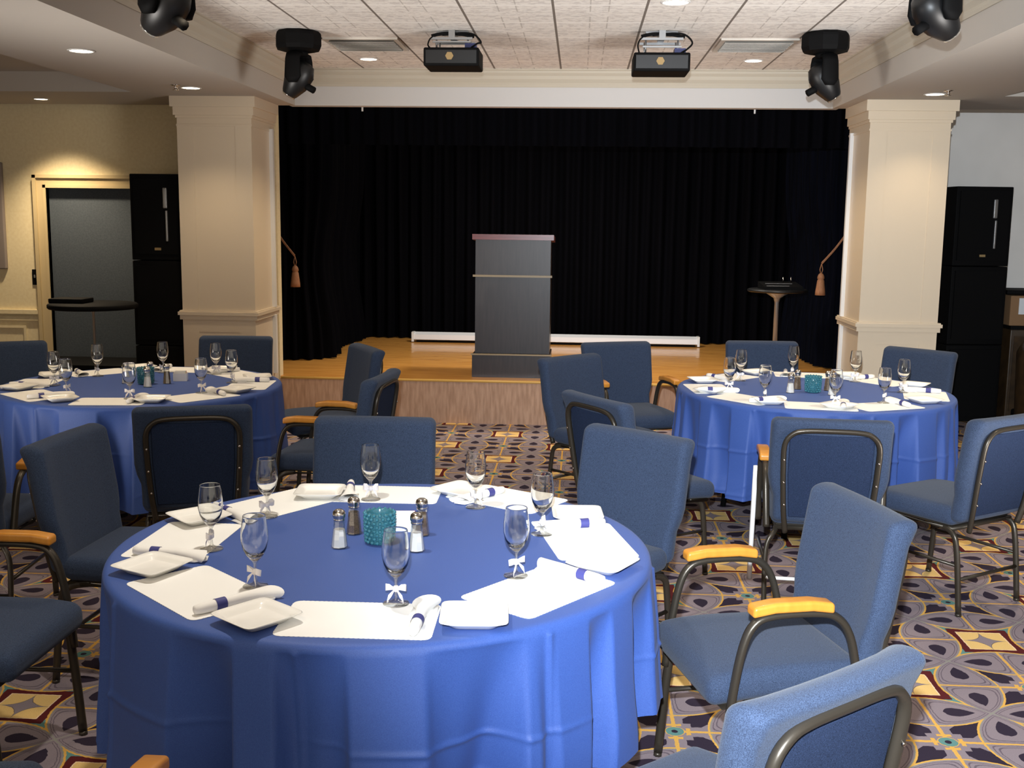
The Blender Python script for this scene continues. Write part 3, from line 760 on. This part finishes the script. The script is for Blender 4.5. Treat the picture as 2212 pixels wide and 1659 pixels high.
# --- prototypes for the settings
def make_glass():
    t = thing('water_goblet', '', 'glass')
    b = MB(); b.lathe([(.0325, .0), (.033, .0015), (.030, .0035), (.012, .007), (.006, .012), (.0042, .020), (.0038, .045), (.0045, .060), (.009, .068), (.013, .073), (.001, .073)], 28)
    b.build('stem_and_foot', 'glass2', t)
    b = MB(); b.lathe([(.001, .066), (.006, .067), (.012, .071), (.022, .083), (.030, .100), (.0345, .122), (.034, .145), (.031, .168), (.0292, .1805), (.0287, .1845), (.0285, .1856), (.0282, .1861), (.0279, .1856), (.0280, .1845), (.0284, .1805), (.0302, .168), (.0330, .145), (.0333, .122), (.0285, .102), (.020, .089), (.010, .081), (.001, .079)], 32)
    b.build('bowl', 'bowl', t)
    # ribbon: a knot, two loops and two tails
    b = MB(); b.lathe([(.004, .030), (.0075, .033), (.0075, .043), (.004, .046)], 10)
    def strip(pts, wd):
        vs, fs = [], []
        for i, (x, y, z) in enumerate(pts):
            for s in (-1, 1): vs.append((x, y+s*.001*(i % 2), z+s*wd[i]))
        for i in range(len(pts)-1): fs.append((2*i, 2*i+2, 2*i+3, 2*i+1))
        b.add(vs, fs, True)
    for s in (-1, 1):
        strip([(s*.004, -.005, .039), (s*.014, -.011, .045), (s*.024, -.009, .044), (s*.026, .0, .040), (s*.016, .004, .038), (s*.004, .002, .038)], [.003, .007, .009, .008, .006, .003])
        strip([(s*.003, -.006, .036), (s*.010, -.010, .026), (s*.017, -.012, .018), (s*.020, -.013, .008)], [.002, .006, .007, .004])
    b.build('ribbon_bow', 'ribbon', t)
    return t
def make_mat():
    hx, hy, rc = .180, .115, .018; pts = []
    def run(x0, y0, x1, y1):
        n = max(2, int(math.hypot(x1-x0, y1-y0)/.0028)); nx, ny = (y1-y0), -(x1-x0); l = math.hypot(nx, ny); nx /= l; ny /= l
        for i in range(n):
            s = i/n; o = .0014*abs(math.sin(s*n*PI/4)); pts.append((x0+(x1-x0)*s+nx*o, y0+(y1-y0)*s+ny*o))
    def arc(cx, cy_, a0):
        for i in range(6): a = a0+PI/2*i/6; pts.append((cx+rc*math.cos(a), cy_+rc*math.sin(a)))
    run(-hx+rc, -hy, hx-rc, -hy); arc(hx-rc, -hy+rc, -PI/2); run(hx, -hy+rc, hx, hy-rc); arc(hx-rc, hy-rc, 0)
    run(hx-rc, hy, -hx+rc, hy); arc(-hx+rc, hy-rc, PI/2); run(-hx, hy-rc, -hx, -hy+rc); arc(-hx+rc, -hy+rc, PI)
    n = len(pts); vs = [(0, 0, .0012)]+[(x*.985, y*.98, .0012) for x, y in pts]+[(x, y, .0010) for x, y in pts]+[(x, y, .0) for x, y in pts]
    fs = []
    for i in range(n):
        j = (i+1) % n; fs.append((0, 1+i, 1+j)); fs.append((1+i, 1+n+i, 1+n+j, 1+j)); fs.append((1+n+i, 1+2*n+i, 1+2*n+j, 1+n+j))
    o = MB().add(vs, fs).build('paper_placemat', 'paper'); return tag(o, '', 'placemat')
def make_plate():
    b = MB(); rings = [(.001, .0075), (.050, .0075), (.056, .009), (.060, .015), (.078, .0235), (.0800, .0225), (.062, .012), (.050, .001), (.047, .0), (.001, .0)]
    vs, fs = [], []; seg = 64
    for r, z in rings:
        for k in range(seg):
            a = 2*PI*k/seg; c, s = math.cos(a), math.sin(a); e = 10 if r > .07 else 8
            q = (abs(c)**e+abs(s)**e)**(-1/e); vs.append((r*q*c, r*q*s, z))
    for i in range(len(rings)-1):
        for k in range(seg): fs.append((i*seg+k, i*seg+(k+1) % seg, (i+1)*seg+(k+1) % seg, (i+1)*seg+k))
    o = b.add(vs, [f[::-1] for f in fs], True).build('square_plate', 'china'); return tag(o, '', 'plate')
def make_napkin():
    t = thing('rolled_napkin', '', 'napkin')
    ys = [-.115, -.112, -.09, -.04, .0, .04, .07, .10, .128]; rs = [.006, .012, .0145, .0155, .0145, .0165, .019, .024, .030]
    vs, fs = [], []; seg = 20
    for y, r in zip(ys, rs):
        fl = max(0, (y-.05)/.08)
        for k in range(seg):
            a = 2*PI*k/seg; x = r*math.cos(a)*(1+.25*fl); z = r*math.sin(a)*(1-.45*fl)
            yy = y+(.022*fl*math.cos(a-.6) if fl > 0 else 0)
            vs.append((x, yy, max(.0005, z+.0145*(1-.3*fl))))
    for i in range(len(ys)-1):
        for k in range(seg): fs.append((i*seg+k, i*seg+(k+1) % seg, (i+1)*seg+(k+1) % seg, (i+1)*seg+k))
    fs.append(tuple(range(seg))[::-1])
    # loose folded corner under the roll and inner spiral
    k0 = len(vs); vs += [(-.035, .03, .001), (.035, .05, .001), (.036, .115, .001), (.01, .145, .001), (-.03, .13, .001), (-.035, .03, .003), (.035, .05, .003), (.036, .115, .006), (.01, .145, .005), (-.03, .13, .004)]
    fs += [tuple(k0+i for i in (5, 6, 7, 8, 9)), tuple(k0+i for i in (4, 3, 2, 1, 0))]+[(k0+i, k0+(i+1) % 5, k0+5+(i+1) % 5, k0+5+i) for i in range(5)]
    MB().add(vs, fs, True).build('napkin_cloth', 'napkin', t)
    b = MB(); vs, fs = [], []
    for y in (-.052, -.020):
        for k in range(seg): a = 2*PI*k/seg; vs.append((.0163*math.cos(a), y, max(.0004, .0163*math.sin(a)+.0147)))
    for k in range(seg): fs.append((k, (k+1) % seg, seg+(k+1) % seg, seg+k))
    b.add(vs, fs, True).build('paper_band', 'band', t)
    return t
def make_shaker(fill):
    t = thing('salt_shaker' if fill == 'salt' else 'pepper_shaker', '', 'shaker')
    MB().lathe([(.024, .0), (.0245, .003), (.0235, .008), (.0145, .080), (.001, .080)], 8, smooth=False).build('glass_body', 'glass2', t)
    MB().lathe([(.0215, .004), (.0205, .010), (.0155, .055 if fill == 'salt' else .068), (.001, .055 if fill == 'salt' else .068)], 8, smooth=False).build('contents', fill, t)
    MB().lathe([(.0140, .079), (.0160, .081), (.0160, .084), (.0150, .086), (.0185, .092), (.0185, .100), (.0165, .107), (.010, .112), (.001, .1135)], 20).build('cap', 'steel', t)
    return t
def make_vase():
    t = thing('hobnail_glass', '', 'candle glass'); b = MB()
    b.lathe([(.030, 0), (.036, .003), (.038, .01), (.041, .05), (.041, .09), (.039, .093), (.037, .09), (.037, .05), (.034, .008), (.001, .008)], 28)
    for r in range(8):
        z = .010+r*.0115; rr_ = .038+.003*min(1, z/.05)
        for k in range(16):
            a = 2*PI*(k+.5*(r % 2))/16; c, s = math.cos(a), math.sin(a)
            b.tube([(c*rr_, s*rr_, z), (c*(rr_+.004), s*(rr_+.004), z), (c*(rr_+.0072), s*(rr_+.0072), z+.001)], [.0062, .0052, .0015], 8)
    b.build('tumbler', 'teal', t)
    MB().lathe([(.018, .009), (.018, .028), (.001, .028)], 14).build('tealight', 'salt', t)
    return t
def make_caddy():
    t = thing('sugar_caddy', '', 'sugar caddy'); b = MB()
    b.box(-.038, .038, -.026, .026, 0, .003); b.box(-.038, .038, -.026, -.0235, .003, .045); b.box(-.038, .038, .0235, .026, .003, .045); b.box(-.038, -.0355, -.0235, .0235, .003, .045); b.box(.0355, .038, -.0235, .0235, .003, .045)
    b.build('tray', 'china', t)
    for k in range(5):
        MB().box(-.030+k*.0008, .028+k*.0008, -.019+k*.0085, -.016+k*.0085, .004, .055+.002*(k % 2)).build('sachet', ('paper', 'paper', 'yellow', 'paper', 'red')[k], t)
    return t
PG, PM, PP, PN = make_glass(), make_mat(), make_plate(), make_napkin()
PS, PE, PV, PC = make_shaker('salt'), make_shaker('pepper'), make_vase(), make_caddy()
fresh = {id(o): True for o in (PG, PM, PP, PN, PS, PE, PV, PC)}
def inst(p, loc, rz, label, group):
    o = p if fresh.get(id(p)) else dup(p); fresh[id(p)] = False
    if 'napkin' in o.name: o.scale = (.9, .86, .9)
    return place(o, loc, rz, label, group)

NEAR, LT, RT = (-.545, 3.04), (-2.43, 5.95), (1.345, 6.28)
round_table(*NEAR, 'nearest to the camera'); round_table(*LT, 'at left in front of the door'); round_table(*RT, 'at right in front of the stage')
def hem_near(a):
    base = .27+.085*math.cos(a)+.02*math.sin(3*a)
    d = (a-math.radians(212)+PI) % (2*PI)-PI
    return base+(.05 if -.35 < d < -.12 else 0)
tablecloth(*NEAR, 1, hem_near, 'royal blue cloth draped over the nearest round table')
tablecloth(*LT, 4, lambda a: .23+.02*math.sin(2*a+1)+.012*math.sin(5*a), 'blue cloth on the dim left rear table')
tablecloth(*RT, 7, lambda a: .25+.025*math.sin(2*a+2)+.012*math.sin(5*a), 'bright blue cloth on the right rear table')

POS = ['near edge', 'front right', 'right side', 'back right', 'far edge', 'back left', 'left side', 'front left']
# nearest table, measured one by one: (mat x, y, turn of its long side), plate, glass, napkin ends
near_set = [
 ((-.497, 2.440, 1), (-.730, 2.400, -38), (-.430, 2.554), ((-.357, 2.302), (-.353, 2.569))),
 ((-.084, 2.690, 53), (-.228, 2.448, 4), (-.151, 2.794), ((.096, 2.728), (-.092, 2.873))),
 ((.035, 3.140, 103), (.080, 2.880, -29), (-.096, 3.192), ((.107, 3.303), (-.105, 3.239))),
 ((-.230, 3.610, 148), (.010, 3.378, 4), (-.323, 3.481), ((-.234, 3.695), (-.384, 3.519))),
 ((-.640, 3.622, 181), (-.390, 3.655, -37), (-.681, 3.545), ((-.788, 3.745), (-.750, 3.515))),
 ((-.965, 3.470, 236), (-.860, 3.575, 5), (-.962, 3.299), ((-1.155, 3.360), (-.985, 3.215))),
 ((-1.130, 3.030, 268), (-1.157, 3.230, -45), (-1.022, 2.948), ((-1.242, 2.876), (-.996, 2.845))),
 ((-.935, 2.600, 317), (-1.112, 2.742, -25), (-.806, 2.646), ((-.899, 2.414), (-.743, 2.583))),
]
zt = .7505
for i, (m_, p_, g_, (na, nb)) in enumerate(near_set):
    w_ = POS[i]
    inst(PM, (m_[0], m_[1], zt), math.radians(m_[2]), 'white scalloped paper placemat at the %s of the nearest table' % w_, 'placemats on the nearest table')
    inst(PP, (p_[0], p_[1], zt+.0014), math.radians(p_[2]), 'square white plate beside the %s placemat of the nearest table' % w_, 'square plates on the nearest table')
    inst(PG, (g_[0], g_[1], zt+.0014), i*.8, 'empty stemmed glass with ribbon bow at the %s of the nearest table' % w_, 'goblets on the nearest table')
    dx, dy = nb[0]-na[0], nb[1]-na[1]
    inst(PN, ((na[0]+nb[0])/2, (na[1]+nb[1])/2, zt+.0014), math.atan2(dy, dx)-PI/2, 'white rolled napkin with blue band at the %s of the nearest table' % w_, 'rolled napkins on the nearest table')
def far_set(cen, glasses, tname, key, plate_turn, mat_r=.60):
    for i, (gx, gy) in enumerate(glasses):
        w_ = POS[i]; cx, cy_ = cen
        ga = math.atan2(gy-cy_, gx-cx); a = ga-math.radians(8)
        mx_, my_ = cx+mat_r*math.cos(a), cy_+mat_r*math.sin(a)
        inst(PM, (mx_, my_, zt), a+PI/2, 'white paper placemat at the %s of the %s' % (w_, tname), 'placemats on the '+tname)
        b_ = a-math.radians(24); pt = plate_turn[i % len(plate_turn)]
        inst(PP, (cx+.635*math.cos(b_), cy_+.635*math.sin(b_), zt+.0014), math.radians(pt), 'square white plate beside the %s placemat of the %s' % (w_, tname), 'square plates on the '+tname)
        inst(PG, (gx, gy, zt+.0014), i*1.1, 'empty stemmed glass with ribbon bow at the %s of the %s' % (w_, tname), 'goblets on the '+tname)
        n_ = a+math.radians(11)
        inst(PN, (cx+.60*math.cos(n_), cy_+.60*math.sin(n_), zt+.0014), n_+PI/2+math.radians(-22 if i % 2 else -15), 'white rolled napkin with blue band at the %s of the %s' % (w_, tname), 'rolled napkins on the '+tname)
far_set(LT, [(-2.292, 5.445), (-2.00, 5.683), (-1.955, 6.06), (-2.154, 6.384), (-2.487, 6.41), (-2.801, 6.21), (-2.88, 5.835), (-2.677, 5.55)], 'left rear table', 'l', [40, 5, 62, 20, 5, 48, 25, 70])
far_set(RT, [(1.342, 5.73), (1.62, 5.842), (1.83, 6.227), (1.66, 6.62), (1.33, 6.82), (.973, 6.56), (.851, 6.156), (1.0, 5.86)], 'right rear table', 'r', [5, 45, 20, 60, 5, 30, 12, 55])
# centrepieces
zc = .7505
inst(PS, (-.668, 3.001, zc), .2, 'salt shaker with chrome cap left of the teal glass, nearest table', 'shakers on the nearest table')
inst(PE, (-.655, 3.144, zc), .2, 'pepper shaker behind the left salt shaker on the nearest table', 'shakers on the nearest table')
inst(PE, (-.452, 3.150, zc), .2, 'pepper shaker behind the right salt shaker on the nearest table', 'shakers on the nearest table')
inst(PS, (-.444, 2.990, zc), .2, 'salt shaker with chrome cap right of the teal glass, nearest table', 'shakers on the nearest table')
inst(PV, (-.562, 3.06, zc), 0, 'teal hobnail glass at the centre of the nearest table', 'teal hobnail glasses')
inst(PC, (-.512, 3.20, zc), .1, 'white sugar sachet holder behind the teal glass on the nearest table', 'sugar sachet holders')
inst(PS, (-2.362, 5.852, zc), .1, 'salt shaker in front of the teal glass, left rear table', 'shakers on the left rear table')
inst(PE, (-2.305, 5.99, zc), .1, 'brown pepper shaker right of the teal glass, left rear table', 'shakers on the left rear table')
inst(PE, (-2.43, 6.07, zc), .1, 'pepper shaker behind the teal glass, left rear table', 'shakers on the left rear table')
inst(PS, (-2.533, 5.968, zc), .1, 'salt shaker left of the teal glass, left rear table', 'shakers on the left rear table')
inst(PV, (-2.414, 5.96, zc), .3, 'teal hobnail glass on the left rear table', 'teal hobnail glasses')
inst(PC, (-2.27, 6.11, zc), .2, 'white sugar sachet holder on the left rear table', 'sugar sachet holders')
inst(PS, (1.187, 6.127, zc), 0, 'white salt shaker left of the teal glass, right rear table', 'shakers on the right rear table')
inst(PE, (1.253, 6.273, zc), 0, 'pepper shaker left of the teal glass, right rear table', 'shakers on the right rear table')
inst(PS, (1.404, 6.074, zc), 0, 'white salt shaker right of the teal glass, right rear table', 'shakers on the right rear table')
inst(PE, (1.418, 6.244, zc), 0, 'pepper shaker right of the teal glass, right rear table', 'shakers on the right rear table')
inst(PV, (1.318, 6.165, zc), 0, 'teal hobnail glass on the right rear table', 'teal hobnail glasses')
